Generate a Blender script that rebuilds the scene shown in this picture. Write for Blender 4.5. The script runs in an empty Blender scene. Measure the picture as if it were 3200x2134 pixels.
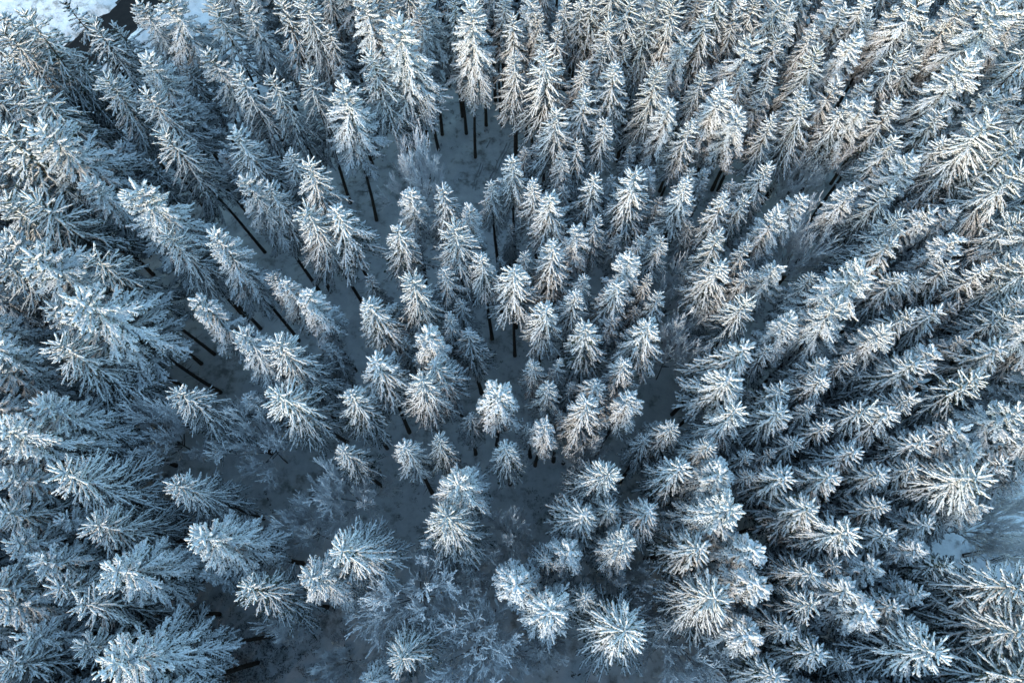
import bpy, math, random
from mathutils import Euler, Vector
import numpy as np

# ------------------------------------------------------------------ camera, sky, sun
W0, H0, FPX = 3200.0, 2134.0, 2133.0          # photograph's frame and focal length in its own pixels
CAM_H = 75.0
TILT = math.radians(20.9)
scene = bpy.context.scene
col = scene.collection
cam_d = bpy.data.cameras.new('drone_camera')
cam_d.sensor_width = 36.0
cam_d.lens = 36.0 * FPX / W0
cam_d.clip_start = 0.5
cam_d.clip_end = 3000
cam = bpy.data.objects.new('drone_camera', cam_d)
cam.location = (0, 0, CAM_H)
cam.rotation_euler = (TILT, 0, 0)
col.objects.link(cam)
scene.camera = cam

SUN_EL, SUN_AZ = math.radians(16), math.radians(214)     # low sun behind the camera, to its left
world = bpy.data.worlds.new('World')
scene.world = world
world.use_nodes = True
wn = world.node_tree
bg = wn.nodes['Background']
sky = wn.nodes.new('ShaderNodeTexSky')
sky.sky_type = 'NISHITA'
sky.sun_disc = False
sky.sun_elevation = SUN_EL
sky.sun_rotation = SUN_AZ
sky.air_density = 1.0
sky.dust_density = 0.8
sky.ozone_density = 1.6
tint = wn.nodes.new('ShaderNodeMix')           # teal colour grade put into the light by multiplying the sky's colour
tint.data_type = 'RGBA'
tint.blend_type = 'MULTIPLY'
tint.inputs[0].default_value = 1.0
tint.inputs[7].default_value = (0.92, 1.07, 1.01, 1)
wn.links.new(sky.outputs[0], tint.inputs[6])
wn.links.new(tint.outputs[2], bg.inputs[0])
bg.inputs[1].default_value = 0.15
sun_d = bpy.data.lights.new('sun', 'SUN')
sun_d.energy = 1.25
sun_d.angle = math.radians(12)
sun_d.color = (1.0, 0.80, 0.66)
sun = bpy.data.objects.new('sun', sun_d)
sun.rotation_euler = (math.pi / 2 - SUN_EL, 0, math.pi - SUN_AZ)
col.objects.link(sun)
scene.view_settings.view_transform = 'Standard'
scene.view_settings.look = 'None'
scene.view_settings.gamma = 1
scene.view_settings.exposure = 1.8

# ------------------------------------------------------------------ helpers
rng = np.random.default_rng(7)
random.seed(7)
CT, ST = math.cos(TILT), math.sin(TILT)

def at(px, py, z=0.0):
    """pixel of the photograph -> world point at height z"""
    dx, dy, dz = (px - W0 / 2) / FPX, -(py - H0 / 2) / FPX, -1.0
    wy, wz = dy * CT - dz * ST, dy * ST + dz * CT
    k = (z - CAM_H) / wz
    return np.array([dx * k, wy * k, z])

def to_px(p):
    x, y, z = p[0], p[1], p[2] - CAM_H
    cy, cz = y * CT + z * ST, -y * ST + z * CT
    return W0 / 2 + FPX * x / -cz, H0 / 2 - FPX * cy / -cz

def nodes_mat(name):
    m = bpy.data.materials.new(name)
    m.use_nodes = True
    nt = m.node_tree
    return m, nt, nt.nodes['Principled BSDF']

def noise(nt, scale, detail=3, coord='Object', rough=0.6):
    tc = nt.nodes.new('ShaderNodeTexCoord')
    n = nt.nodes.new('ShaderNodeTexNoise')
    n.inputs['Scale'].default_value = scale
    n.inputs['Detail'].default_value = detail
    n.inputs['Roughness'].default_value = rough
    nt.links.new(tc.outputs[coord], n.inputs['Vector'])
    return n

def ramp(nt, src, stops):
    r = nt.nodes.new('ShaderNodeValToRGB')
    cr = r.color_ramp
    while len(cr.elements) < len(stops):
        cr.elements.new(0.5)
    for e, (p, c) in zip(cr.elements, stops):
        e.position = p
        e.color = (*c, 1)
    nt.links.new(src, r.inputs[0])
    return r

def bump(nt, src, bsdf, strength, dist):
    b = nt.nodes.new('ShaderNodeBump')
    b.inputs['Strength'].default_value = strength
    b.inputs['Distance'].default_value = dist
    nt.links.new(src, b.inputs['Height'])
    nt.links.new(b.outputs[0], bsdf.inputs['Normal'])

def simple_noise_mat(name, scale, stops, rough=0.8, bstr=0.0, bdist=0.02, detail=3):
    m, nt, b = nodes_mat(name)
    n = noise(nt, scale, detail)
    r = ramp(nt, n.outputs['Fac'], stops)
    nt.links.new(r.outputs[0], b.inputs['Base Color'])
    b.inputs['Roughness'].default_value = rough
    b.inputs['Specular IOR Level'].default_value = 0.25
    if bstr:
        bump(nt, n.outputs['Fac'], b, bstr, bdist)
    return m

M_SNOW = simple_noise_mat('snow_on_boughs', 9.0, [(0.32, (0.40, 0.42, 0.43)), (0.60, (0.72, 0.74, 0.75))], 0.7, 0.5, 0.03)
def vary_per_tree(m, lo, hi):
    """each tree's own tone: the base colour times a value drawn per object"""
    nt = m.node_tree
    b = nt.nodes['Principled BSDF']
    src = b.inputs['Base Color'].links[0].from_socket
    oi = nt.nodes.new('ShaderNodeObjectInfo')
    mr = nt.nodes.new('ShaderNodeMapRange')
    mr.inputs['To Min'].default_value, mr.inputs['To Max'].default_value = lo, hi
    mx = nt.nodes.new('ShaderNodeVectorMath'); mx.operation = 'SCALE'
    nt.links.new(oi.outputs['Random'], mr.inputs['Value'])
    nt.links.new(src, mx.inputs[0]); nt.links.new(mr.outputs[0], mx.inputs['Scale'])
    nt.links.new(mx.outputs[0], b.inputs['Base Color'])
vary_per_tree(M_SNOW, 0.86, 1.04)
M_NEEDLE = simple_noise_mat('frosted_needles', 6.0, [(0.42, (0.026, 0.036, 0.028)), (0.62, (0.05, 0.06, 0.045)), (0.82, (0.20, 0.22, 0.22))], 0.8, 0.6, 0.03, 5)
vary_per_tree(M_NEEDLE, 0.7, 1.6)
M_BARK = simple_noise_mat('spruce_bark', 5.0, [(0.35, (0.035, 0.027, 0.022)), (0.7, (0.10, 0.078, 0.062))], 0.9, 0.6, 0.03, 5)
M_TWIG = simple_noise_mat('frosted_twigs', 3.0, [(0.28, (0.70, 0.70, 0.70)), (0.50, (0.90, 0.90, 0.90))], 0.8)
M_DBARK = simple_noise_mat('bare_tree_bark', 4.0, [(0.35, (0.06, 0.05, 0.045)), (0.65, (0.20, 0.18, 0.17))], 0.9, 0.4, 0.02)
M_SHRUB = simple_noise_mat('dark_undergrowth', 5.0, [(0.34, (0.07, 0.075, 0.07)), (0.46, (0.26, 0.27, 0.27)), (0.60, (0.7, 0.72, 0.73))], 0.9)
M_ASPH = simple_noise_mat('wet_asphalt', 0.7, [(0.35, (0.004, 0.004, 0.005)), (0.7, (0.012, 0.012, 0.012))], 0.8, 0.2, 0.01, 6)
M_LINE = simple_noise_mat('worn_road_paint', 3.0, [(0.4, (0.03, 0.03, 0.03)), (0.7, (0.12, 0.11, 0.10))], 0.7)
M_STEEL = simple_noise_mat('galvanised_steel', 4.0, [(0.4, (0.28, 0.30, 0.31)), (0.7, (0.42, 0.44, 0.45))], 0.5)

def tri_mesh(name, V, F, mat, smooth=True):
    me = bpy.data.meshes.new(name)
    V = np.ascontiguousarray(V, dtype=np.float32)
    F = np.ascontiguousarray(F, dtype=np.int32)
    me.vertices.add(len(V))
    me.vertices.foreach_set('co', V.ravel())
    me.loops.add(len(F) * 3)
    me.polygons.add(len(F))
    me.loops.foreach_set('vertex_index', F.ravel())
    me.polygons.foreach_set('loop_start', np.arange(0, len(F) * 3, 3, dtype=np.int32))
    me.polygons.foreach_set('use_smooth', np.full(len(F), smooth))
    me.update(calc_edges=True)
    me.materials.append(mat)
    return me

SP_F = []
for k in range(4):
    a, b = k, (k + 1) % 4
    SP_F += [(a, b, 4 + b), (a, 4 + b, 4 + a), (4 + a, 4 + b, 8)]
SP_F = np.array(SP_F)

class Spindles:
    """collects tapered lumps (root ring, wide ring, point) and turns them into one mesh"""
    def __init__(self):
        self.p0, self.p1, self.w, self.u, self.d, self.t = [], [], [], [], [], []
    def add(self, p0, p1, w, up, dn, tm=0.45):
        p0 = np.atleast_2d(p0); n = len(p0)
        self.p0.append(p0); self.p1.append(np.atleast_2d(p1))
        for lst, v in ((self.w, w), (self.u, up), (self.d, dn), (self.t, tm)):
            lst.append(np.broadcast_to(np.asarray(v, float), (n,)))
    def build(self, name, mat, jit=0.25):
        P0, P1 = np.vstack(self.p0), np.vstack(self.p1)
        w, u, d, t = (np.concatenate(x)[:, None] for x in (self.w, self.u, self.d, self.t))
        D = P1 - P0
        S = np.cross(D, (0, 0, 1.0))
        S /= np.maximum(np.linalg.norm(S, axis=1, keepdims=True), 1e-6)
        U = np.cross(S, D)
        U /= np.maximum(np.linalg.norm(U, axis=1, keepdims=True), 1e-6)
        n = len(P0)
        V = np.zeros((n, 9, 3))
        for r, (tt, k) in enumerate(((0.0, 0.55), (None, 1.0))):
            C = P0 + D * (tt if tt is not None else t)
            for q, off in enumerate((S * w * k, U * u * k, -S * w * k, -U * d * k)):
                V[:, r * 4 + q] = C + off * (1 + rng.uniform(-jit, jit, (n, 1)))
        V[:, 8] = P1
        F = (SP_F[None] + (np.arange(n) * 9)[:, None, None]).reshape(-1, 3)
        return tri_mesh(name, V.reshape(-1, 3), F, mat)

def tube(path, radii, sides=8):
    path = np.asarray(path, float)
    V, F = [], []
    for i, (p, r) in enumerate(zip(path, radii)):
        d = path[min(i + 1, len(path) - 1)] - path[max(i - 1, 0)]
        d /= np.linalg.norm(d)
        ref = np.array([1.0, 0, 0]) if abs(d[0]) < 0.8 else np.array([0, 1.0, 0])
        a = np.cross(d, ref); a /= np.linalg.norm(a)
        b = np.cross(d, a)
        for k in range(sides):
            th = 2 * math.pi * k / sides
            V.append(p + r * (a * math.cos(th) + b * math.sin(th)))
    for i in range(len(path) - 1):
        for k in range(sides):
            a0, b0 = i * sides + k, i * sides + (k + 1) % sides
            F += [(a0, b0, b0 + sides), (a0, b0 + sides, a0 + sides)]
    n = len(V)
    V += [path[0], path[-1]]
    for k in range(sides):
        F.append((n, (k + 1) % sides, k))
        F.append((n + 1, n - sides + k, n - sides + (k + 1) % sides))
    return V, F

def link(name, me, parent=None, loc=(0, 0, 0)):
    o = bpy.data.objects.new(name, me)
    o.location = loc
    col.objects.link(o)
    if parent:
        o.parent = parent
    return o

def structure(name, me, loc=(0, 0, 0)):
    o = link(name, me, None, loc)
    o['kind'] = 'structure'
    return o

# ------------------------------------------------------------------ tree kinds
def conifer(Hh, R, base, fluffy, snow_p, step, seed, sparse=0.0, npw=(5, 7), droop_k=1.0):
    """unit conifer: trunk, needle and snow meshes. fluffy 0 = long drooping ropes of snow, 1 = heavy snow pads"""
    global rng
    rng = np.random.default_rng(seed)
    nd, sn = Spindles(), Spindles()
    ZU = np.array([0, 0, 1.0])
    ndir = (15 if fluffy < 0.5 else 11) + (4 if R > 2.5 else 0)
    lanes = (np.arange(ndir) + rng.uniform(-0.22, 0.22, ndir)) * 2 * math.pi / ndir
    lane_len = rng.uniform(0.78, 1.18, ndir)
    start = int(rng.integers(0, ndir))
    z = base
    while z < Hh - 0.2:
        f = (Hh - z) / (Hh - base)                       # 1 at the crown's foot, 0 at the tip
        if fluffy < 0.5:
            prof = f ** 0.78 * 1.03 + 0.08
            foot = 1.0 if f < 0.9 else 1.0 - (f - 0.9) * 3.0
        else:
            prof = f ** 0.60 + 0.07
            foot = 1.0 if f < 0.72 else 1.0 - (f - 0.72) * 1.3
        nb = int(rng.integers(npw[0], npw[1] + 1)) if f > 0.10 else 5
        start += 2
        for b in range(nb):
            if rng.random() < sparse * (0.4 + f):
                continue
            li = (start + int(round(b * ndir / nb))) % ndir
            reach = max(0.15, R * prof * foot * lane_len[li] * rng.uniform(0.82, 1.12))
            a = lanes[li] + rng.normal(0, 0.07)
            zb = z + rng.uniform(-0.5, 0.5) * step
            up = (1.25 * (1 - f) ** 5 + 0.25 * (1 - f) - 0.55 * min(1, f * 1.6)) * droop_k + rng.uniform(-0.08, 0.08)
            dr = -0.75 * min(1, f * 2.2) * droop_k if fluffy < 0.5 else -0.55 * min(1, f * 2)
            rad, tan = np.array([math.cos(a), math.sin(a), 0]), np.array([-math.sin(a), math.cos(a), 0])
            bend = rng.uniform(-0.16, 0.16)
            def pt(t, rad=rad, tan=tan, reach=reach, bend=bend, up=up, dr=dr, zb=zb, f=f):
                t = np.atleast_1d(t)[:, None]
                zc = reach * (up * t + dr * t * t + 0.42 * min(1, f * 1.5) * t ** 3)
                return ZU * zb + rad * reach * t + tan * (reach * bend * t * t) + ZU * zc
            L = reach * math.hypot(1, min(0.0, up + dr * 0.6))
            def stem(P, w0, w1, keep_p):
                """a snow-covered shoot along the points P"""
                n = len(P) - 1
                D = P[1:] - P[:-1]
                tt = np.linspace(0, 1, n)
                w = (w0 + (w1 - w0) * tt) * rng.uniform(0.75, 1.25, n)
                nd.add(P[:-1], P[1:] + D * 0.3, w + 0.02, 0.02, 0.07 + 0.05 * fluffy)
                k = rng.random(n) < keep_p
                if k.any():
                    sn.add((P[:-1] - D * 0.15 + [0, 0, 0.03])[k], (P[1:] + D * 0.45 + [0, 0, 0.03])[k], w[k], w[k] * 0.8 + 0.01, 0.02, rng.uniform(0.45, 0.8, int(k.sum())))
            def combs(P0, d, length, side, l0, l1, dens, w, keep_p, hang):
                """short twigs on both sides of a shoot"""
                n = int(length / dens)
                if n < 1:
                    return
                ts = (np.arange(n) + rng.uniform(0.1, 0.9, n)) / n
                q0 = P0(ts)
                for s2 in (-1, 1):
                    ll = rng.uniform(l0, l1, n) * (1.1 - 0.45 * ts)
                    fa = rng.uniform(0.55, 0.85, n)[:, None]
                    dd = d * fa + side * s2 * np.sqrt(1 - fa * fa) - ZU * hang
                    q1 = q0 + dd * ll[:, None]
                    nd.add(q0, q1, w * 0.9 + 0.012, 0.02, 0.06)
                    k = rng.random(n) < keep_p
                    if k.any():
                        sn.add((q0 + [0, 0, 0.02])[k], (q1 + [0, 0, 0.025])[k], w, w * 0.9, 0.012, rng.uniform(0.4, 0.7, int(k.sum())))
            ns = max(2, int(L / 0.24))
            P = pt(np.linspace(0.03, 1, ns + 1))
            wm = 0.066 + 0.034 * fluffy
            stem(P, wm * 1.25, wm * 0.9, min(1.0, snow_p + 0.22))
            fwd = P[-1] - P[0]; fwd = fwd / np.linalg.norm(fwd)
            combs(lambda t: pt(0.08 + 0.92 * t), fwd, L, tan, 0.10 + 0.03 * fluffy, 0.19 + 0.10 * fluffy, 0.12, 0.030 + 0.026 * fluffy, snow_p - 0.24 + 0.18 * fluffy, 0.15)
            # forks
            if L > 0.7:
                nf = int(L / (0.62 - 0.25 * fluffy)) + (1 if rng.random() < 0.5 else 0)
                for k in range(nf):
                    sd = 1 if (k + li) % 2 else -1
                    if rng.random() < 0.2:
                        sd = -sd
                    t0 = 0.22 + 0.6 * (k + rng.uniform(0.1, 0.9)) / nf
                    l = (0.20 + (0.34 + 0.08 * fluffy) * L * (1 - t0)) * rng.uniform(0.75, 1.3)
                    p0 = pt(t0)[0]
                    fw = pt(min(1.0, t0 + 0.12))[0] - p0
                    fw /= np.linalg.norm(fw)
                    ang = rng.uniform(0.35, 0.65) + 0.18 * fluffy
                    d = fw * math.cos(ang) + tan * sd * math.sin(ang)
                    d /= np.linalg.norm(d)
                    m = max(2, int(l / 0.2))
                    u = np.linspace(0, 1, m + 1)[:, None]
                    Q = p0 + d * l * u + (fw - d) * l * 0.25 * u * u - ZU * 0.05 * u
                    stem(Q, wm, wm * 0.7, snow_p + 0.1)
                    sidev = np.cross(d, ZU); sidev /= max(1e-6, np.linalg.norm(sidev))
                    combs(lambda t, p0=p0, d=d, l=l: p0 + d * (l * t)[:, None], d, l, sidev, 0.09 + 0.03 * fluffy, 0.17 + 0.08 * fluffy, 0.12, 0.026 + 0.026 * fluffy, snow_p - 0.28 + 0.2 * fluffy, 0.15)
            if fluffy >= 0.5:                              # loaf-shaped pads of snow lying on the outer boughs
                for k in range(1 + int(L / 0.3)):
                    t0 = rng.uniform(0.25, 0.95)
                    c = pt(t0)[0] + tan * rng.normal(0, 0.10) + ZU * 0.04
                    dd = fwd * rng.uniform(0.16, 0.30)
                    sn.add([c - dd * 0.5], [c + dd * 0.8], rng.uniform(0.07, 0.12) * fluffy, rng.uniform(0.06, 0.10) * fluffy, 0.03, 0.7)
        z += step * rng.uniform(0.8, 1.2) * (0.62 + 0.5 * f)
    # leader
    nd.add([[0, 0, Hh - 0.45]], [[0.03, 0.02, Hh + 0.25]], 0.05, 0.05, 0.05)
    sn.add([[0, 0, Hh - 0.35]], [[0.03, 0.02, Hh + 0.22]], 0.07, 0.07, 0.07)
    crown = nd.build('crown', M_NEEDLE)
    snow = sn.build('snow_load', M_SNOW)
    zs = np.linspace(-0.4, Hh * 0.97, 9)
    path = [(0.05 * math.sin(zz * 0.4 + seed), 0.05 * math.cos(zz * 0.33 + seed), zz) for zz in zs]
    V, F = tube(path, [0.17 * (1 - zz / Hh) ** 0.8 + 0.02 for zz in np.maximum(zs, 0)], 9)
    V[0:9] = [np.array(v) * np.array([1.15, 1.15, 1]) for v in V[0:9]]
    V, F = np.array(V), np.array(F)
    st = Spindles()                                       # dead stubs under the crown
    for k in range(34):
        zz = rng.uniform(Hh * 0.12, base + 1.5); a = rng.uniform(0, 6.28); l = rng.uniform(0.3, 1.2)
        st.add([[0, 0, zz]], [[math.cos(a) * l, math.sin(a) * l, zz + rng.uniform(-0.35, 0.1)]], 0.018, 0.018, 0.018)
    stm = st.build('stub', M_BARK)
    sv = np.array([v.co[:] for v in stm.vertices]); sf = np.array([p.vertices[:] for p in stm.polygons]) + len(V)
    bpy.data.meshes.remove(stm)
    trunk = tri_mesh('trunk', np.vstack([V, sv]), np.vstack([F, sf]), M_BARK)
    return trunk, crown, snow

# every kind is built 22 m high, slim (crown 1.9 m in radius) and broad (3.2 m), and scaled for each tree
TH, TR, TB = 22.0, 1.9, 3.2
def kinds(rows_, R_, seed, npw):
    return [conifer(TH, R_, TH * b, fl, sp, st, seed + i, spa, npw, dk) for i, (b, fl, sp, st, spa, dk) in enumerate(rows_)]
KIND = {('S', 0): kinds([(0.60, 0.05, 0.78, 0.48, 0.05, 1.0), (0.66, 0.15, 0.84, 0.48, 0.10, 0.85), (0.59, 0.0, 0.74, 0.50, 0.10, 1.15),
                         (0.66, 0.22, 0.82, 0.50, 0.06, 0.9), (0.63, 0.1, 0.72, 0.52, 0.14, 1.1), (0.58, 0.2, 0.78, 0.54, 0.22, 0.75)], TR, 100, (5, 7)),
        ('S', 1): kinds([(0.54, 0.05, 0.78, 0.58, 0.10, 1.0), (0.60, 0.18, 0.82, 0.60, 0.14, 0.9), (0.55, 0.0, 0.72, 0.62, 0.16, 1.1)], TB, 150, (6, 8)),
        ('L', 0): kinds([(0.54, 0.0, 0.62, 0.58, 0.25, 1.0)], TR, 200, (4, 6)),
        ('L', 1): kinds([(0.50, 0.0, 0.66, 0.70, 0.28, 1.0)], TB, 220, (5, 6)),
        ('F', 0): kinds([(0.58, 0.8, 0.90, 0.58, 0.10, 0.85), (0.62, 0.9, 0.92, 0.58, 0.16, 0.85), (0.57, 0.65, 0.86, 0.58, 0.2, 0.85), (0.64, 0.75, 0.84, 0.60, 0.14, 0.85)], TR, 300, (5, 6)),
        ('F', 1): kinds([(0.52, 0.7, 0.88, 0.68, 0.12, 0.85), (0.58, 0.85, 0.90, 0.68, 0.18, 0.85)], TB, 350, (6, 7))}

def bare_kind(seed):
    """leafless frosted tree, built 10 m high with a 3 m crown: limbs fan out from a short trunk, ever finer twigs to a round outline"""
    rnd = random.Random(seed)
    tw = Spindles()
    Vt, Ft, seg = [], [], []
    KIDS, LEN = (11, 5, 5, 4, 3), (1.25, 0.62, 0.60, 0.62, 0.62)
    def grow(p, d, l, r, lev):
        n = 3 if lev < 4 else 2
        pts = [p]
        for i in range(n):
            d = d + np.array([rnd.gauss(0, 0.07), rnd.gauss(0, 0.07), rnd.gauss(0, 0.05) + 0.05])
            d = d / np.linalg.norm(d)
            pts.append(pts[-1] + d * l / n)
        if lev <= 1:
            V, F = tube(pts, [r, r * 0.85, r * 0.7, r * 0.55], 6)
            off = len(Vt)
            Vt.extend(V); Ft.extend([(a + off, b + off, c + off) for a, b, c in F])
        else:
            for q0, q1 in zip(pts[:-1], pts[1:]):
                seg.append((q0, q1 + (q1 - q0) * 0.2, r))
        if lev >= 5:
            return
        for k in range(KIDS[lev]):
            t = rnd.uniform(0.55, 1.0) if lev == 0 else rnd.uniform(0.25, 1.0)
            i = min(n - 1, int(t * n)); q = pts[i] + (pts[i + 1] - pts[i]) * (t * n - i)
            dd = pts[i + 1] - pts[i]; dd = dd / np.linalg.norm(dd)
            v = np.array([rnd.gauss(0, 1), rnd.gauss(0, 1), rnd.gauss(0, 1)])
            v -= dd * v.dot(dd); v /= np.linalg.norm(v)
            ang = rnd.uniform(0.25, 0.62)
            if lev == 0:                                   # limbs leave the trunk evenly all round, from steep to nearly level
                az, ang = seed + k * 2.39996, 0.12 + 1.05 * math.sqrt((k + 0.5) / KIDS[0])
                v, dd = np.array([math.cos(az), math.sin(az), 0.0]), np.array([0.0, 0.0, 1.0])
                q = pts[-1] - (pts[-1] - pts[-2]) * 0.9 * (k / KIDS[0])
            grow(q, dd * math.cos(ang) + v * math.sin(ang), l * LEN[lev] * (rnd.uniform(0.75, 1.15) if lev else rnd.uniform(0.92, 1.05)), max(0.012, r * 0.5), lev + 1)
    grow(np.array([0, 0, -0.3]), np.array([rnd.uniform(-.08, .08), rnd.uniform(-.08, .08), 1.0]), 3.4, 0.12, 0)
    a = np.array([s[0] for s in seg]); b = np.array([s[1] for s in seg])
    kr = 3.0 / np.percentile(np.hypot(b[:, 0], b[:, 1]), 94)
    kz = 10.0 / np.percentile(b[:, 2], 99)
    a, b = a * [kr, kr, kz], b * [kr, kr, kz]
    w = np.clip(np.array([s[2] for s in seg]) * 1.2, 0.029, 0.2)
    tw.add(a, b, w, w, w)
    V = np.array(Vt) * [kr, kr, kz]
    return tri_mesh('trunk', V, np.array(Ft), M_DBARK), tw.build('twigs', M_TWIG, 0.1)
BARE = [bare_kind(s) for s in (1, 2, 3)]

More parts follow.
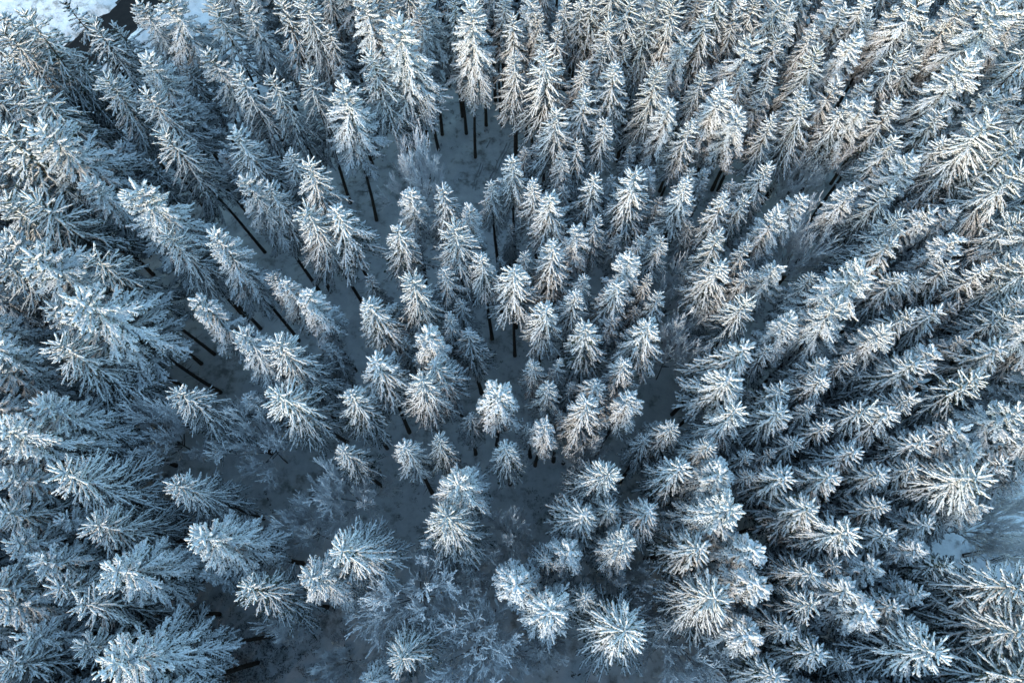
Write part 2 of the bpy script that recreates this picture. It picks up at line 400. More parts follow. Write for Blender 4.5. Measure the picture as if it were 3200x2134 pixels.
# ------------------------------------------------------------------ where each tree stands
# window origin in the photograph, then x y r kind: the tree's tip and crown half-width in that window
# S finger-boughed spruce, L lightly snowed spruce, F snow-laden fir, lower case the same kind but short; D leafless tree (middle of crown)
TREES = {
(0, 0): '''150 75 150 L; 415 5 90 L; 5 90 90 S; 590 130 120 S; 740 160 90 l; 900 10 110 F; 1085 -30 130 F; 1370 -20 130 L; 1600 10 110 F;
10 190 130 S; 40 430 130 S; 470 370 130 l; 205 560 150 S; 690 500 130 S; 950 370 140 F; 1340 330 120 F; 1210 435 90 s; 1545 460 130 S; 945 605 130 S;
1190 650 110 f; 250 840 190 F; 15 860 180 L; 1050 860 150 S; 1540 860 120 S; 1460 1000 80 f; 780 950 90 f; 970 1050 80 l; 560 1180 140 F; 880 1220 210 F;
200 1295 180 S; 30 1290 170 S; 1600 1170 130 F; 60 620 130 S; 760 1110 90 f; 330 470 110 l''',
(750, 0): '''265 -15 120 L; 420 -10 130 S; 570 170 85 S; 590 -30 80 s; 800 -30 150 F; 960 -20 120 S; 900 90 90 S; 1185 40 115 F; 1030 130 190 F; 1210 -30 110 F;
1400 -10 100 S; 1520 25 160 F; 200 495 130 S; 440 465 120 S; 650 440 80 s; 680 560 160 F; 850 340 150 L; 325 1000 100 S; 450 1060 140 S; 185 1215 110 S;
620 1360 130 S; 430 1368 150 S; 350 1390 90 f; 1030 1490 120 S; 1120 1250 100 F; 1325 1220 105 S; 1500 1360 95 F; 1405 1475 150 S; 1640 1185 70 S; 1680 90 60 s;
1560 -20 80 S; 1160 1130 200 D; 1150 300 90 f''',
(1550, 0): '''110 100 95 S; 230 -20 100 F; 275 80 80 S; 60 -20 80 S; 460 0 80 S; 560 -10 90 S; 345 -20 70 f; 305 230 70 S; 325 335 145 S; 405 185 85 S; 125 360 85 S;
235 420 70 s; 740 130 115 S; 890 -30 140 L; 990 85 115 S; 1170 -10 130 S; 1060 170 80 s; 700 300 75 S; 850 275 65 S; 580 410 85 S; 785 425 115 S; 910 415 70 s;
975 410 70 f; 1385 85 105 S; 1250 235 105 F; 1560 110 75 S; 1480 -10 100 S; 1620 0 90 F; 1500 245 70 s; 1690 250 125 F; 1060 445 125 S; 1100 420 65 s; 1370 465 90 S;
1450 430 70 f; 1640 450 80 S; 1500 570 115 F; 1150 660 110 F; 590 590 105 S; 400 725 115 S; 720 780 85 S; 1290 790 95 S; 1590 730 105 F; 1720 640 90 f; 1640 660 60 f;
190 970 70 s; 540 920 75 S; 435 1000 75 S; 110 1025 105 S; 885 960 60 f; 920 1120 125 S; 1010 1110 75 f; 760 1160 60 f; 650 1150 105 S; 1290 1100 70 S; 1250 1180 115 S;
1365 1125 70 f; 1550 1190 70 s; 1500 1270 105 S; 1640 1290 85 S; 240 1185 95 S; 440 1220 80 s; 355 1275 125 S; 100 1470 50 s; 660 1420 80 S; 1270 1450 70 s; 1070 1300 65 s;
640 -20 90 S; 740 20 70 s; 1330 -20 80 S; 1710 -10 90 S; 650 520 60 s''',
(2350, 0): '''250 60 105 F; 210 -30 120 L; 520 80 80 F; 410 190 85 S; 440 315 115 S; 180 230 85 S; 140 455 80 S; 340 580 85 S; 365 660 100 S; 620 50 85 F; 560 -20 80 F;
760 -20 100 S; 780 110 80 F; 930 60 85 F; 900 -20 80 s; 690 240 105 F; 790 240 60 f; 1150 160 105 F; 1230 140 70 s; 980 330 115 S; 1080 370 85 S; 1120 -20 130 F; 1430 -20 140 F;
1640 40 170 F; 1750 0 60 s; 1775 80 120 F; 1440 380 145 F; 575 520 85 F; 760 530 80 F; 140 760 85 S; 450 680 60 s; 620 690 85 S; 760 660 105 F; 955 650 95 S; 1160 640 90 f;
1250 730 105 S; 1580 610 115 F; 1720 600 100 F; 1570 780 155 S; 1270 910 95 S; 1765 870 150 S; 945 900 95 S; 1060 1030 115 F; 1775 1100 155 S; 115 1080 95 S; 670 1230 100 F;
910 1230 110 S; 1180 1200 80 f; 1040 1310 70 f; 820 1180 70 f; 350 1280 105 F; 185 1380 110 F; 980 1410 125 S; 1185 1380 105 F; 1330 1370 90 F; 1390 1430 60 s; 1770 1430 130 S;
1580 1390 45 f; 370 1110 150 D; 1350 1320 150 D; 1000 240 70 f; 1330 220 90 f; 480 380 80 D; 1600 360 90 f''',
(0, 700): '''30 85 160 F; 0 235 170 S; 200 205 210 F; 590 200 170 S; 1080 62 145 S; 1390 60 150 F; 500 490 240 F; 370 770 180 S; 1280 490 125 F; 1575 710 150 F; 1150 1090 145 S;
1610 1130 90 f; 260 1180 165 F; 0 1350 210 F; 850 520 70 f; 80 620 170 D; 40 1080 150 D; 950 1330 240 D; 1620 1400 230 D; 330 540 150 F''',
(750, 700): '''200 330 80 S; 285 372 105 F; 440 450 135 F; 240 760 165 S; 845 340 70 s; 830 515 135 S; 1120 350 160 S; 1335 295 95 S; 1580 205 105 S; 1230 700 140 F;
1265 905 130 S; 1370 590 75 S; 1440 500 90 s; 1490 700 110 s; 1080 750 80 s; 885 880 135 S; 1190 1010 155 S; 240 1105 195 S; 725 1110 145 S; 1700 1095 150 F; 1510 1250 80 s;
1300 1395 100 S; 1075 1445 100 S; 670 1475 110 S; 1735 1455 115 S; 1700 230 55 s; 580 790 80 f''',
(1550, 700): '''120 290 135 S; 195 190 75 S; 375 120 125 S; 310 300 80 s; 520 30 105 F; 800 80 65 f; 1030 25 60 F; 960 80 75 S; 1090 85 85 S; 1460 60 115 S; 1640 130 95 S;
870 210 125 F; 580 340 85 S; 1000 340 75 S; 1485 260 125 S; 1675 320 85 S; 800 390 110 S; 525 450 105 S; 1070 455 85 S; 920 545 75 s; 1405 490 80 s; 1645 490 150 S; 335 535 125 S;
590 660 125 S; 760 620 95 f; 1005 650 135 S; 1635 805 140 S; 1785 805 85 S; 420 890 65 S; 240 910 90 S; 845 900 95 S; 345 1050 95 S; 495 1045 75 s; 655 1040 105 S; 600 1155 120 S;
885 1125 115 F; 1540 1005 145 S; 1575 1205 155 S; 430 1240 70 s; 210 1320 70 s; 325 1310 105 F; 1060 1310 70 s; 1160 1320 105 S; 980 1400 90 s; 1405 1445 115 S;
1180 420 150 D; 1200 780 200 D; 570 1490 150 D''',
(2350, 700): '''930 110 115 S; 1350 90 115 F; 1750 220 120 F; 1550 200 70 f; 170 270 110 F; 405 330 85 S; 760 290 190 F; 1000 340 105 S; 1110 340 85 S; 1305 260 100 S;
1540 275 105 S; 1640 380 85 S; 1765 500 120 S; 570 520 165 F; 255 620 125 F; 1045 580 115 S; 1225 560 105 S; 1310 540 90 f; 1685 590 125 S; 1420 740 80 F; 880 690 135 F;
1775 700 100 F; 1205 830 120 F; 1645 800 125 S; 655 880 85 S; 475 900 105 S; 475 1010 115 S; 1080 900 125 S; 705 980 85 s; 830 1040 70 s; 1005 1040 70 f; 1500 1000 165 L;
1715 990 80 s; 1660 1080 100 f; 210 1070 120 S; 1050 1130 110 S; 395 1190 85 S; 195 1220 130 S; 775 1200 145 S; 915 1220 125 S; 1750 1220 165 F; 500 1310 105 S; 960 1340 70 f;
1380 1330 125 F; 1460 1470 120 F; 1140 1410 125 S; 305 1420 95 S; 1775 1380 110 F; 685 1480 115 S; 135 1490 80 S; 1080 1250 80 D; 350 150 200 D''',
(0, 1384): '''395 190 190 S; 1135 270 145 S; 15 220 160 F; 10 450 150 S; 390 500 110 F; 600 530 165 S; 1310 610 190 F; 85 650 150 F; 255 770 160 F; 740 830 190 F; 360 950 150 S;
500 1050 170 S; 10 880 150 F; 0 1070 160 F; 155 1280 150 F; 525 1330 150 S; 715 1450 220 F; 20 1450 160 S; 1600 935 165 L; 1350 850 90 f''',
(750, 1384): '''655 700 190 S; 455 880 165 F; 1425 265 190 F; 1350 470 185 S; 1050 1420 165 S; 850 1560 100 F; 680 320 220 D; 400 560 170 D; 1100 1000 340 D; 1540 1340 300 D;
1520 830 170 D; 1780 590 155 D; 320 1150 130 D; 620 1480 130 D''',
(1550, 1384): '''745 200 165 S; 590 470 140 S; 745 430 105 S; 1010 430 125 S; 850 650 170 F; 485 700 120 F; 330 770 85 S; 130 930 145 F; 360 1100 185 F; 595 1010 95 S;
850 1230 200 S; 1215 150 140 S; 1470 200 150 F; 1545 430 210 F; 1340 690 150 S; 1655 70 85 S; 1675 210 85 S; 1690 700 150 F; 1720 930 150 F; 1440 1010 190 S; 1660 1260 135 F;
840 930 190 D; 1300 1340 260 D; 330 1350 140 D; 960 1120 140 D''',
(2350, 1384): '''225 220 135 S; 535 210 135 S; 865 200 115 S; 1080 150 105 S; 1490 220 185 S; 1660 130 105 S; 1755 240 130 f; 385 420 145 S; 540 430 80 s; 640 340 70 s; 645 580 165 S;
865 400 115 S; 975 460 90 f; 905 590 115 S; 1175 530 95 S; 1505 400 110 F; 1115 700 105 F; 1295 800 110 L; 805 800 115 F; 565 800 95 S; 410 850 125 S; 945 890 105 s;
1115 990 105 F; 645 970 135 F; 415 1050 150 S; 770 1110 140 F; 955 1070 115 S; 1060 1190 110 S; 270 1240 110 S; 450 1380 125 S; 640 1430 85 S; 1225 1370 185 S; 1820 940 185 S;
1860 1120 150 S; 1790 1240 170 S; 1860 1340 140 L; 1900 1560 200 L; 165 1530 130 S; 1650 520 190 D; 1330 1560 120 D; 300 1520 150 D'''}
SC = 2.091
SIZE_DEFAULT = {}
trees = []
for (ox, oy), txt in TREES.items():
    for rec in txt.replace('\n', ' ').split(';'):
        x, y, r, k = rec.split()
        trees.append((ox + float(x) / SC, oy + float(y) / SC, float(r) / SC, k))
n_listed = len(trees)
# the wood goes on past the frame on every side: the nearest row as single trees, the rest as one mass
rr = random.Random(5)
beyond = []
gy = -520
while gy < 2134 + 1900:
    gx = -1700 + rr.uniform(0, 60)
    while gx < 3200 + (190 if gy < 2100 else 800):
        x, y = gx + rr.uniform(-25, 25), gy + rr.uniform(-25, 25)
        near = -70 < x < 3270 and -60 < y < 2134 + 60
        inside = -8 < x < 3208 and -18 < y < 2134
        opening = (x < 620 and y < 20) or (x > 3200 and 1470 < y < 1840) or (x < -700 and y < 900) or (480 < x < 2500 and 2000 < y < 2134 + 420)
        if not inside and not opening and (y < 2134 + 150 or x < 4200):
            if min((x - a) ** 2 + (y - b) ** 2 for a, b, _, _ in trees + beyond) > 66 ** 2:
                rec = (x, y, rr.uniform(48, 72), rr.choice('SSSSFFF'))
                (trees if near else beyond).append(rec)
        gx += 88 if gx > -700 and gy < 2400 else 125
    gy += 88 if gy < 2400 else 125

PX_BY_NAME = {'S': ('spruce_tree', 'spruce'), 'L': ('spruce_tree', 'spruce'), 'F': ('fir_tree', 'fir tree'), 'D': ('bare_tree', 'leafless tree')}
GROUP = {'S': 'snowy spruces of the wood', 'L': 'snowy spruces of the wood', 'F': 'snow-laden firs of the wood', 'D': 'bare frosted trees in the gaps'}
LANDMARK = [((150, 60), 'the snowy verge beyond the road'), ((330, 110), 'the dark road'), ((1480, 470), 'the upper glade'), ((1560, 1230), 'the middle glade'),
            ((1280, 1560), 'the open snow below the middle'), ((3020, 1650), 'the open snow at lower right'), ((2260, 1000), 'the blue gap right of centre'),
            ((950, 2000), 'the scrub at the bottom'), ((200, 1180), 'the gap on the left')]
used = {}
ORD = ('first second third fourth fifth sixth seventh eighth ninth tenth eleventh twelfth thirteenth fourteenth fifteenth sixteenth seventeenth eighteenth nineteenth '
       'twentieth twenty-first twenty-second twenty-third twenty-fourth twenty-fifth twenty-sixth twenty-seventh twenty-eighth twenty-ninth thirtieth').split()
def look_of(k, r_m, h):
    K = k.upper()
    if K == 'D':
        return ('wide' if r_m > 4.2 else 'rounded' if r_m > 2.8 else 'small') + ' leafless frosted tree'
    size = 'towering' if h > 26 else 'tall' if h > 22 else 'mid-height' if h > 17.5 else 'short'
    return size + {'S': ' finger-boughed snowy spruce', 'L': ' sparse dark spruce', 'F': ' thickly snow-laden fir'}[K]
def write_labels(rows):
    """rows: (object, kind, px, py, r, h). In view a label counts alike-looking tips from the left inside one twelfth of the picture's height."""
    bins = {}
    for r in rows:
        o, k, px, py, r_m, h = r
        look = look_of(k, r_m, h)
        if 0 <= px <= W0 and 0 <= py <= H0:
            key = (look, 'in', int(py / H0 * 11.999))
        else:
            key = (look, 'left' if px < 0 else 'right' if px > W0 else 'top' if py < 0 else 'bottom', 0)
        bins.setdefault(key, []).append(r)
    for (look, where, band), lst in bins.items():
        lst.sort(key=lambda r: r[2] if where in ('in', 'top', 'bottom') else r[3])
        for i, r in enumerate(lst):
            px, py = r[2], r[3]
            part = 'centre' if look.endswith('tree') else 'tip'
            if where == 'in':
                band_t = 'topmost twelfth' if band == 0 else 'lowest twelfth' if band == 11 else ORD[band] + ' twelfth down'
                if len(lst) == 1:
                    t = 'only %s with its %s in the %s of the photo' % (look, part, band_t)
                else:
                    t = '%s %s from the left with its %s in the %s' % (ORD[i], look, part, band_t)
                lm = sorted(((px - a) ** 2 + (py - b) ** 2, n) for (a, b), n in LANDMARK)[0]
            else:
                t = '%s %s counted %s with its %s beyond the %s edge' % (ORD[i] if i < 30 else 'last', look, 'rightwards' if where in ('top', 'bottom') else 'downwards', part, where)
            r[0]['label'] = t

rows = []
first_of = {}
rt = random.Random(11)
BASES = []
for i, (px, py, rpx, k) in enumerate(trees):
    K = k.upper()
    if K == 'D':
        p = at(px, py, 6.0)
        dist = math.sqrt(p[0] ** 2 + p[1] ** 2 + (CAM_H - 6) ** 2)
        r_m = rpx * dist / FPX
        h = 12.5 + 1.0 * r_m
        p = at(px, py, h * 0.72)
        root = bpy.data.objects.new('bare_tree', None)
        root.location = (p[0], p[1], 0)
        root.rotation_euler = (0, 0, rt.uniform(0, 6.28))
        root.scale = (r_m / 2.8, r_m / 2.8, h / 10.0)
        trunk, twigs = BARE[i % len(BARE)]
        parts = [('trunk', trunk, None), ('crown', twigs, None)]
    else:
        h = 22.0
        for _ in range(3):
            p = at(px, py, h)
            m = at(px, py, h * 0.75)
            dist = math.sqrt(m[0] ** 2 + m[1] ** 2 + (CAM_H - h * 0.55) ** 2) * 0.96
            r_m = rpx * dist / FPX
            h = min(26.5, 16.2 + 3.0 * r_m) * (0.84 if k.islower() else 1.0)
        p = at(px, py, h)
        root = bpy.data.objects.new(PX_BY_NAME[K][0], None)
        lean = math.radians(1.8)
        rot = Euler((rt.gauss(0, lean), rt.gauss(0, lean), rt.uniform(0, 6.28)))
        tip = rot.to_matrix() @ Vector((0, 0, h))
        root.location = (p[0] - tip.x, p[1] - tip.y, 0)
        root.rotation_euler = rot
        big = int(r_m > 2.15)
        sx = r_m / (TB if big else TR) * (1.46 if K != 'F' else 1.26)
        root.scale = (sx * rt.uniform(0.9, 1.1), sx * rt.uniform(0.9, 1.1), h / TH)
        trunk, crown, snow = KIND[(K, big)][rt.randrange(len(KIND[(K, big)]))]
        parts = [('trunk', trunk, None), ('crown', crown, None), ('snow_load', snow, 'crown')]
    col.objects.link(root)
    rows.append((root, k, px, py, r_m, h))
    root['category'] = PX_BY_NAME[K][1]
    root['group'] = GROUP[K]
    BASES.append((root.location[0], root.location[1]))
    made = {}
    for nm, me, par in parts:
        made[nm] = link(nm, me, made[par] if par else root)
    if K != 'D':
        made['trunk'].scale = (1.12 / sx, 1.12 / sx, 1)
        first_of.setdefault((K, crown.name), list(made.values()))
write_labels(rows)
print('trees listed', n_listed, 'all', len(trees))

# trees past the frame: one mass, the same three kinds placed on points
def wood_mass(name, label, recs, protos):
    pts, scl, yaw, pick = [], [], [], []
    for px, py, rpx, k in recs:
        h = rr.uniform(19, 26)
        q = at(px, py, h)
        pts.append((q[0], q[1], 0)); sc_ = rr.uniform(1.0, 1.35)
        scl.append((sc_, sc_, h / TH)); yaw.append((0, 0, rr.uniform(0, 6.28))); pick.append(rr.randrange(len(protos)))
    me = bpy.data.meshes.new(name)
    me.from_pydata(pts, [], [])
    for nm, ty, data in (('size', 'FLOAT_VECTOR', scl), ('turn', 'FLOAT_VECTOR', yaw)):
        at_ = me.attributes.new(nm, ty, 'POINT')
        at_.data.foreach_set('vector', np.array(data, dtype=np.float32).ravel())
    at_ = me.attributes.new('pick', 'INT', 'POINT')
    at_.data.foreach_set('value', np.array(pick, dtype=np.int32))
    o = link(name, me)
    ng = bpy.data.node_groups.new(name, 'GeometryNodeTree')
    ng.interface.new_socket('Geometry', in_out='INPUT', socket_type='NodeSocketGeometry')
    ng.interface.new_socket('Geometry', in_out='OUTPUT', socket_type='NodeSocketGeometry')
    N, Lk = ng.nodes, ng.links
    gi, go = N.new('NodeGroupInput'), N.new('NodeGroupOutput')
    top = N.new('GeometryNodeGeometryToInstance')
    for objs in reversed(protos):
        j = N.new('GeometryNodeJoinGeometry')
        for ob in objs:
            oi = N.new('GeometryNodeObjectInfo')
            oi.transform_space = 'ORIGINAL'
            oi.inputs['Object'].default_value = ob
            Lk.new(oi.outputs['Geometry'], j.inputs[0])
        Lk.new(j.outputs[0], top.inputs[0]) if len(protos) == 1 else None
        if len(protos) > 1:
            g1 = N.new('GeometryNodeGeometryToInstance')
            Lk.new(j.outputs[0], g1.inputs[0])
            if 'alljoin' not in N:
                aj = N.new('GeometryNodeJoinGeometry'); aj.name = 'alljoin'
            Lk.new(g1.outputs[0], N['alljoin'].inputs[0])
    iop = N.new('GeometryNodeInstanceOnPoints')
    Lk.new(gi.outputs[0], iop.inputs['Points'])
    Lk.new(N['alljoin'].outputs[0], iop.inputs['Instance'])
    iop.inputs['Pick Instance'].default_value = True
    for nm, ty, sock in (('size', 'FLOAT_VECTOR', 'Scale'), ('turn', 'FLOAT_VECTOR', 'Rotation'), ('pick', 'INT', 'Instance Index')):
        na = N.new('GeometryNodeInputNamedAttribute')
        na.data_type = ty
        na.inputs['Name'].default_value = nm
        Lk.new(na.outputs['Attribute'], iop.inputs[sock])
    Lk.new(iop.outputs[0], go.inputs[0])
    md = o.modifiers.new('wood', 'NODES')
    md.node_group = ng
    o['kind'] = 'stuff'; o['label'] = label; o['category'] = 'forest'
wood_mass('forest_beyond', 'snowy conifer wood carrying on past the edges of the photo', beyond,
          [first_of[k] for k in first_of if k[0] in 'SF'])

# ------------------------------------------------------------------ ground
def ground_z(x, y):
    return (0.35 * np.sin(x * 0.11 + 1.3) * np.cos(y * 0.09) + 0.15 * np.sin(x * 0.37 + y * 0.21) + 0.06 * np.sin(x * 1.1 - y * 0.9)) - 0.15

ROAD = [at(1000 / SC, -60 / SC)[:2], at(760 / SC, 60 / SC)[:2], at(640 / SC, 270 / SC)[:2], at(430 / SC, 480 / SC)[:2], at(0, 850 / SC)[:2]]
ra, rb = at(880 / SC, 60 / SC)[:2], at(440 / SC, 440 / SC)[:2]        # two points on the road's middle line
rd = (rb - ra) / np.linalg.norm(rb - ra)
rn = np.array([-rd[1], rd[0]])
ROAD_HALF = 3.2
def road_off(x, y):
    return (x - ra[0]) * rn[0] + (y - ra[1]) * rn[1]

gx = np.concatenate([np.linspace(-1500, -140, 18), np.arange(-130, 130.1, 0.8), np.linspace(140, 1500, 18)])
gyv = np.concatenate([np.linspace(-1500, -70, 18), np.arange(-60, 150.1, 0.8), np.linspace(160, 1500, 18)])
X, Y = np.meshgrid(gx, gyv)
Z = ground_z(X, Y)
gr = np.random.default_rng(3)
Z += gr.normal(0, 0.03, Z.shape)
off = np.abs(road_off(X, Y))
edge = off - 2.6 + 0.45 * np.sin(X * 0.9) * np.cos(Y * 1.3) + gr.normal(0, 0.25, Z.shape)
bank = 0.45 * np.exp(-((off - 5.0) / 1.1) ** 2)
wgt = np.clip(edge / 1.0, 0, 1)
Z = (np.where(off < 12, np.maximum(Z, 0.06), Z) + bank) * wgt - 0.20 * (1 - wgt)
nx, ny = len(gx), len(gyv)
idx = np.arange(nx * ny).reshape(ny, nx)
a, b, c, d = idx[:-1, :-1].ravel(), idx[:-1, 1:].ravel(), idx[1:, 1:].ravel(), idx[1:, :-1].ravel()
GF = np.vstack([np.stack([a, b, c], 1), np.stack([a, c, d], 1)])
mg, nt, bs = nodes_mat('forest_floor_snow')
n1 = noise(nt, 0.9, 6, 'Object', 0.65)
n2 = noise(nt, 0.13, 3, 'Object')
mul = nt.nodes.new('ShaderNodeMath'); mul.operation = 'MULTIPLY_ADD'
mul.inputs[1].default_value = 0.6
nt.links.new(n2.outputs['Fac'], mul.inputs[0]); nt.links.new(n1.outputs['Fac'], mul.inputs[2])
r1 = ramp(nt, mul.outputs[0], [(0.55, (0.86, 0.87, 0.88)), (0.84, (0.70, 0.72, 0.73)), (1.0, (0.30, 0.30, 0.29))])
nt.links.new(r1.outputs[0], bs.inputs['Base Color'])
bs.inputs['Roughness'].default_value = 0.85
bs.inputs['Specular IOR Level'].default_value = 0.2
bump(nt, n1.outputs['Fac'], bs, 0.5, 0.25)
structure('ground', tri_mesh('ground', np.stack([X.ravel(), Y.ravel(), Z.ravel()], 1), GF, mg))

def strip(name, o0, o1, s0, s1, z, mat, n=40, thick=0.0):
    V, F = [], []
    for i in range(n + 1):
        s = s0 + (s1 - s0) * i / n
        for o in (o0, o1):
            q = ra + rd * s + rn * o
            V.append((q[0], q[1], z))
    for i in range(n):
        F += [(2 * i, 2 * i + 1, 2 * i + 3), (2 * i, 2 * i + 3, 2 * i + 2)]
    return tri_mesh(name, np.array(V), np.array(F), mat)
structure('road', strip('road', -ROAD_HALF, ROAD_HALF, -300, 300, 0.0, M_ASPH))
for o in (-ROAD_HALF + 0.25, ROAD_HALF - 0.37):
    structure('road_edge_line', strip('road_edge_line', o, o + 0.12, -300, 300, 0.004, M_LINE))

# ------------------------------------------------------------------ undergrowth
def shrub_mesh(seed, n=70, spread=0.5, hh=0.5):
    r_ = np.random.default_rng(seed)
    s = Spindles()
    p0 = np.column_stack([r_.normal(0, spread * 0.35, n), r_.normal(0, spread * 0.35, n), np.zeros(n)])
    d = np.column_stack([r_.normal(0, spread * 0.5, n), r_.normal(0, spread * 0.5, n), r_.uniform(0.3, 1, n) * hh])
    s.add(p0, p0 + d, 0.03, 0.03, 0.03)
    return s
def scatter_stuff(name, region_px, count, seed, size=(0.4, 1.0), avoid=0.0, mat=M_SHRUB, label=None):
    r_ = random.Random(seed)
    s = Spindles()
    g = np.random.default_rng(seed)
    k = 0
    while k < count:
        x0, y0, x1, y1 = region_px[r_.randrange(len(region_px))]
        q = at(r_.uniform(x0, x1), r_.uniform(y0, y1), 0)
        z = float(ground_z(q[0], q[1]))
        sz = r_.uniform(*size)
        n = 26
        p0 = np.column_stack([q[0] + g.normal(0, sz * 0.4, n), q[1] + g.normal(0, sz * 0.4, n), np.full(n, z - 0.03)])
        dd = np.column_stack([g.normal(0, sz * 0.3, n), g.normal(0, sz * 0.3, n), g.uniform(0.15, 0.6, n) * sz])
        s.add(p0, p0 + dd, 0.035, 0.03, 0.03)
        k += 1
    o = link(name, s.build(name, mat))
    o['kind'] = 'stuff'
    o['label'] = label
    o['category'] = 'undergrowth'
    return o
scatter_stuff('heather_scrub', [(560, 1850, 1090, 2134), (560, 1950, 900, 2134)], 330, 1, (0.2, 0.6), label='dark heather scrub poking through snow near the bottom edge')
scatter_stuff('dead_grass_tufts', [(1450, 1080, 1680, 1300), (1150, 1480, 1350, 1660), (1380, 300, 1560, 600), (1650, 1530, 1750, 1640)], 130, 2, (0.12, 0.4),
              label='small tufts of dead grass dotted over the snowy glades')
scatter_stuff('forest_floor_litter', [(0, 300, 3200, 2134)], 260, 3, (0.15, 0.5), label='scattered twigs and low growth on the snow under the trees')

# ------------------------------------------------------------------ guard rail on the wood side of the road
def box(V, F, c, ax, ay, az):
    n = len(V)
    c, ax, ay, az = (np.asarray(q, float) for q in (c, ax, ay, az))
    for i in (-1, 1):
        for j in (-1, 1):
            for k in (-1, 1):
                V.append(c + i * ax + j * ay + k * az)
    for q in ((0, 1, 3, 2), (4, 6, 7, 5), (0, 4, 5, 1), (2, 3, 7, 6), (0, 2, 6, 4), (1, 5, 7, 3)):
        F += [(n + q[0], n + q[1], n + q[2]), (n + q[0], n + q[2], n + q[3])]
side = -1.0 if road_off(*at(900 / SC, 260 / SC)[:2]) < 0 else 1.0
root = bpy.data.objects.new('guard_rail', None)
g0 = ra + rn * side * 4.7
root.location = (g0[0], g0[1], 0)
col.objects.link(root)
root['label'] = 'grey steel guard rail along the dark road at the top corner of the wood'
root['category'] = 'guard rail'
V, F = [], []
dir3, nor3 = np.array([rd[0], rd[1], 0]), np.array([rn[0], rn[1], 0])
for zz in (0.62, 0.78):
    box(V, F, [0, 0, zz], dir3 * 42, nor3 * 0.03, np.array([0, 0, 0.07]))
link('rail', tri_mesh('rail', np.array(V), np.array(F), M_STEEL, False), root)
V, F = [], []
box(V, F, [0, 0, 0.35], dir3 * 0.05, nor3 * 0.05, np.array([0, 0, 0.5]))
pm = tri_mesh('post', np.array(V), np.array(F), M_STEEL, False)
for k in range(-10, 11):
    q = dir3 * (k * 4.0) + nor3 * side * 0.09
    link('post', pm, root, tuple(q))
tot = sum(len(m.polygons) for m in bpy.data.meshes)
print('unique triangles', tot)

# ------------------------------------------------------------------ tracks, fallen trunks
g = np.random.default_rng(21)
def win(o, pts):
    return [at(o[0] + x / SC, o[1] + y / SC)[:2] for x, y in pts]
def dotted(name, lines, label, step=0.55, size=0.10):
    sp = Spindles()
    for ln in lines:
        for q0, q1 in zip(ln[:-1], ln[1:]):
            n = max(1, int(np.linalg.norm(q1 - q0) / step))
            for i in range(n):
                if g.random() < 0.25:
                    continue
                q = q0 + (q1 - q0) * (i + g.random() * 0.5) / n + g.normal(0, 0.12, 2)
                z = float(ground_z(q[0], q[1])) + 0.02
                for _ in range(3):
                    o_ = g.normal(0, size, 2)
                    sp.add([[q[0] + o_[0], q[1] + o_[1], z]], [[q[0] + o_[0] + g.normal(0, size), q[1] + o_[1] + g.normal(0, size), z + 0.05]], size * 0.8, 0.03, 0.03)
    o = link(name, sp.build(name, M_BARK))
    o['kind'] = 'stuff'; o['label'] = label; o['category'] = 'animal track'
dotted('animal_track', [win((0, 700), [(270, 1010), (370, 1050), (490, 1060), (600, 1140), (640, 1180)]),
                        win((750, 1384), [(150, 330), (200, 420), (310, 490), (390, 535)]),
                        win((750, 1384), [(1360, 890), (1420, 960), (1530, 1010), (1680, 1100)]),
                        win((1550, 1384), [(130, 1320), (220, 1390), (350, 1480), (480, 1500), (560, 1530)])],
       'dotted dark animal tracks crossing the shaded snow between the bare trees')
M_TRACK = simple_noise_mat('pressed_snow', 2.0, [(0.4, (0.30, 0.31, 0.32)), (0.7, (0.55, 0.57, 0.58))], 0.8, 0.4, 0.05)
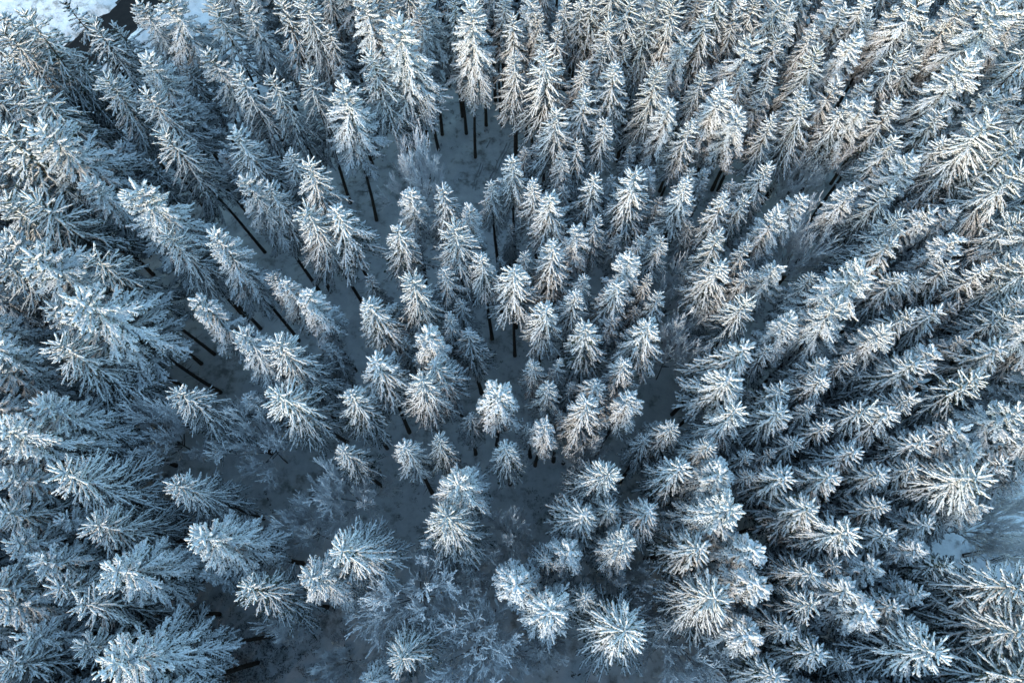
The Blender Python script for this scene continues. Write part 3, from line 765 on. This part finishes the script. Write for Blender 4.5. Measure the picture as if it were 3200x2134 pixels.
def rut(line, w=0.16):
    line = [np.array(q) for q in line]
    P = []
    for q0, q1 in zip(line[:-1], line[1:]):
        n = max(2, int(np.linalg.norm(q1 - q0) / 0.4))
        P += [q0 + (q1 - q0) * i / n for i in range(n)]
    P = [np.array([q[0] + 0.05 * math.sin(i * 0.7), q[1], float(ground_z(q[0], q[1])) + 0.01]) for i, q in enumerate(P)]
    V, F = tube(P, [w * 0.5] * len(P), 5)
    return np.array(V), np.array(F)
for k, ln in enumerate([[(1575, 1060), (1545, 1140), (1515, 1250)], [(1590, 1060), (1560, 1150), (1530, 1260)], [(1745, 930), (1690, 1040), (1620, 1180)], [(1765, 930), (1712, 1040), (1645, 1180)],
                        [(1640, 900), (1600, 980)]]):
    V, F = rut(win((750, 0), ln))
    structure('snow_rut', tri_mesh('snow_rut', V, F, M_TRACK))
LOGS = [((1380, 735), (1560, 700), (1790, 650), 0.20, 'thick dark fallen trunk lying highest across the open snow at lower right'),
        ((1530, 780), (1650, 735), (1790, 675), 0.12, 'thin dark fallen trunk just under the thick one on the snow at lower right'),
        ((1560, 778), (1680, 752), (1790, 720), 0.11, 'thin dark fallen trunk lying lowest on the open snow at lower right'),
        ((1470, 615), (1560, 595), (1650, 565), 0.12, 'short broken fallen trunk above the other logs on the snow at lower right')]
for a_, b_, c_, r_, lab in LOGS:
    q = win((2350, 1384), [a_, b_, c_])
    P = [np.array([v[0], v[1], float(ground_z(v[0], v[1])) + r_ * 0.8]) for v in q]
    base_pt = P[0].copy()
    V, F = tube([p - base_pt for p in P], [r_, r_ * 0.85, r_ * 0.6], 8)
    root = bpy.data.objects.new('fallen_trunk', None)
    root.location = base_pt
    col.objects.link(root)
    root['label'] = lab; root['category'] = 'fallen trunk'; root['group'] = 'fallen trunks on the open snow'
    link('log', tri_mesh('log', np.array(V), np.array(F), M_BARK), root)
    V, F = tube([p - base_pt + np.array([0, 0, r_ * 0.75]) for p in P], [r_ * 0.45, r_ * 0.4, r_ * 0.25], 6)
    link('snow_cap', tri_mesh('snow_cap', np.array(V), np.array(F), M_SNOW), root)
    sp = Spindles()
    for i in range(14):
        t = g.random(); p = (P[0] + (P[2] - P[0]) * t) - base_pt
        sp.add([p], [p + np.array([g.normal(0, 0.5), g.normal(0, 0.5), g.uniform(0, 0.6)])], 0.025, 0.025, 0.025)
    link('branch_stubs', sp.build('branch_stubs', M_BARK), root)
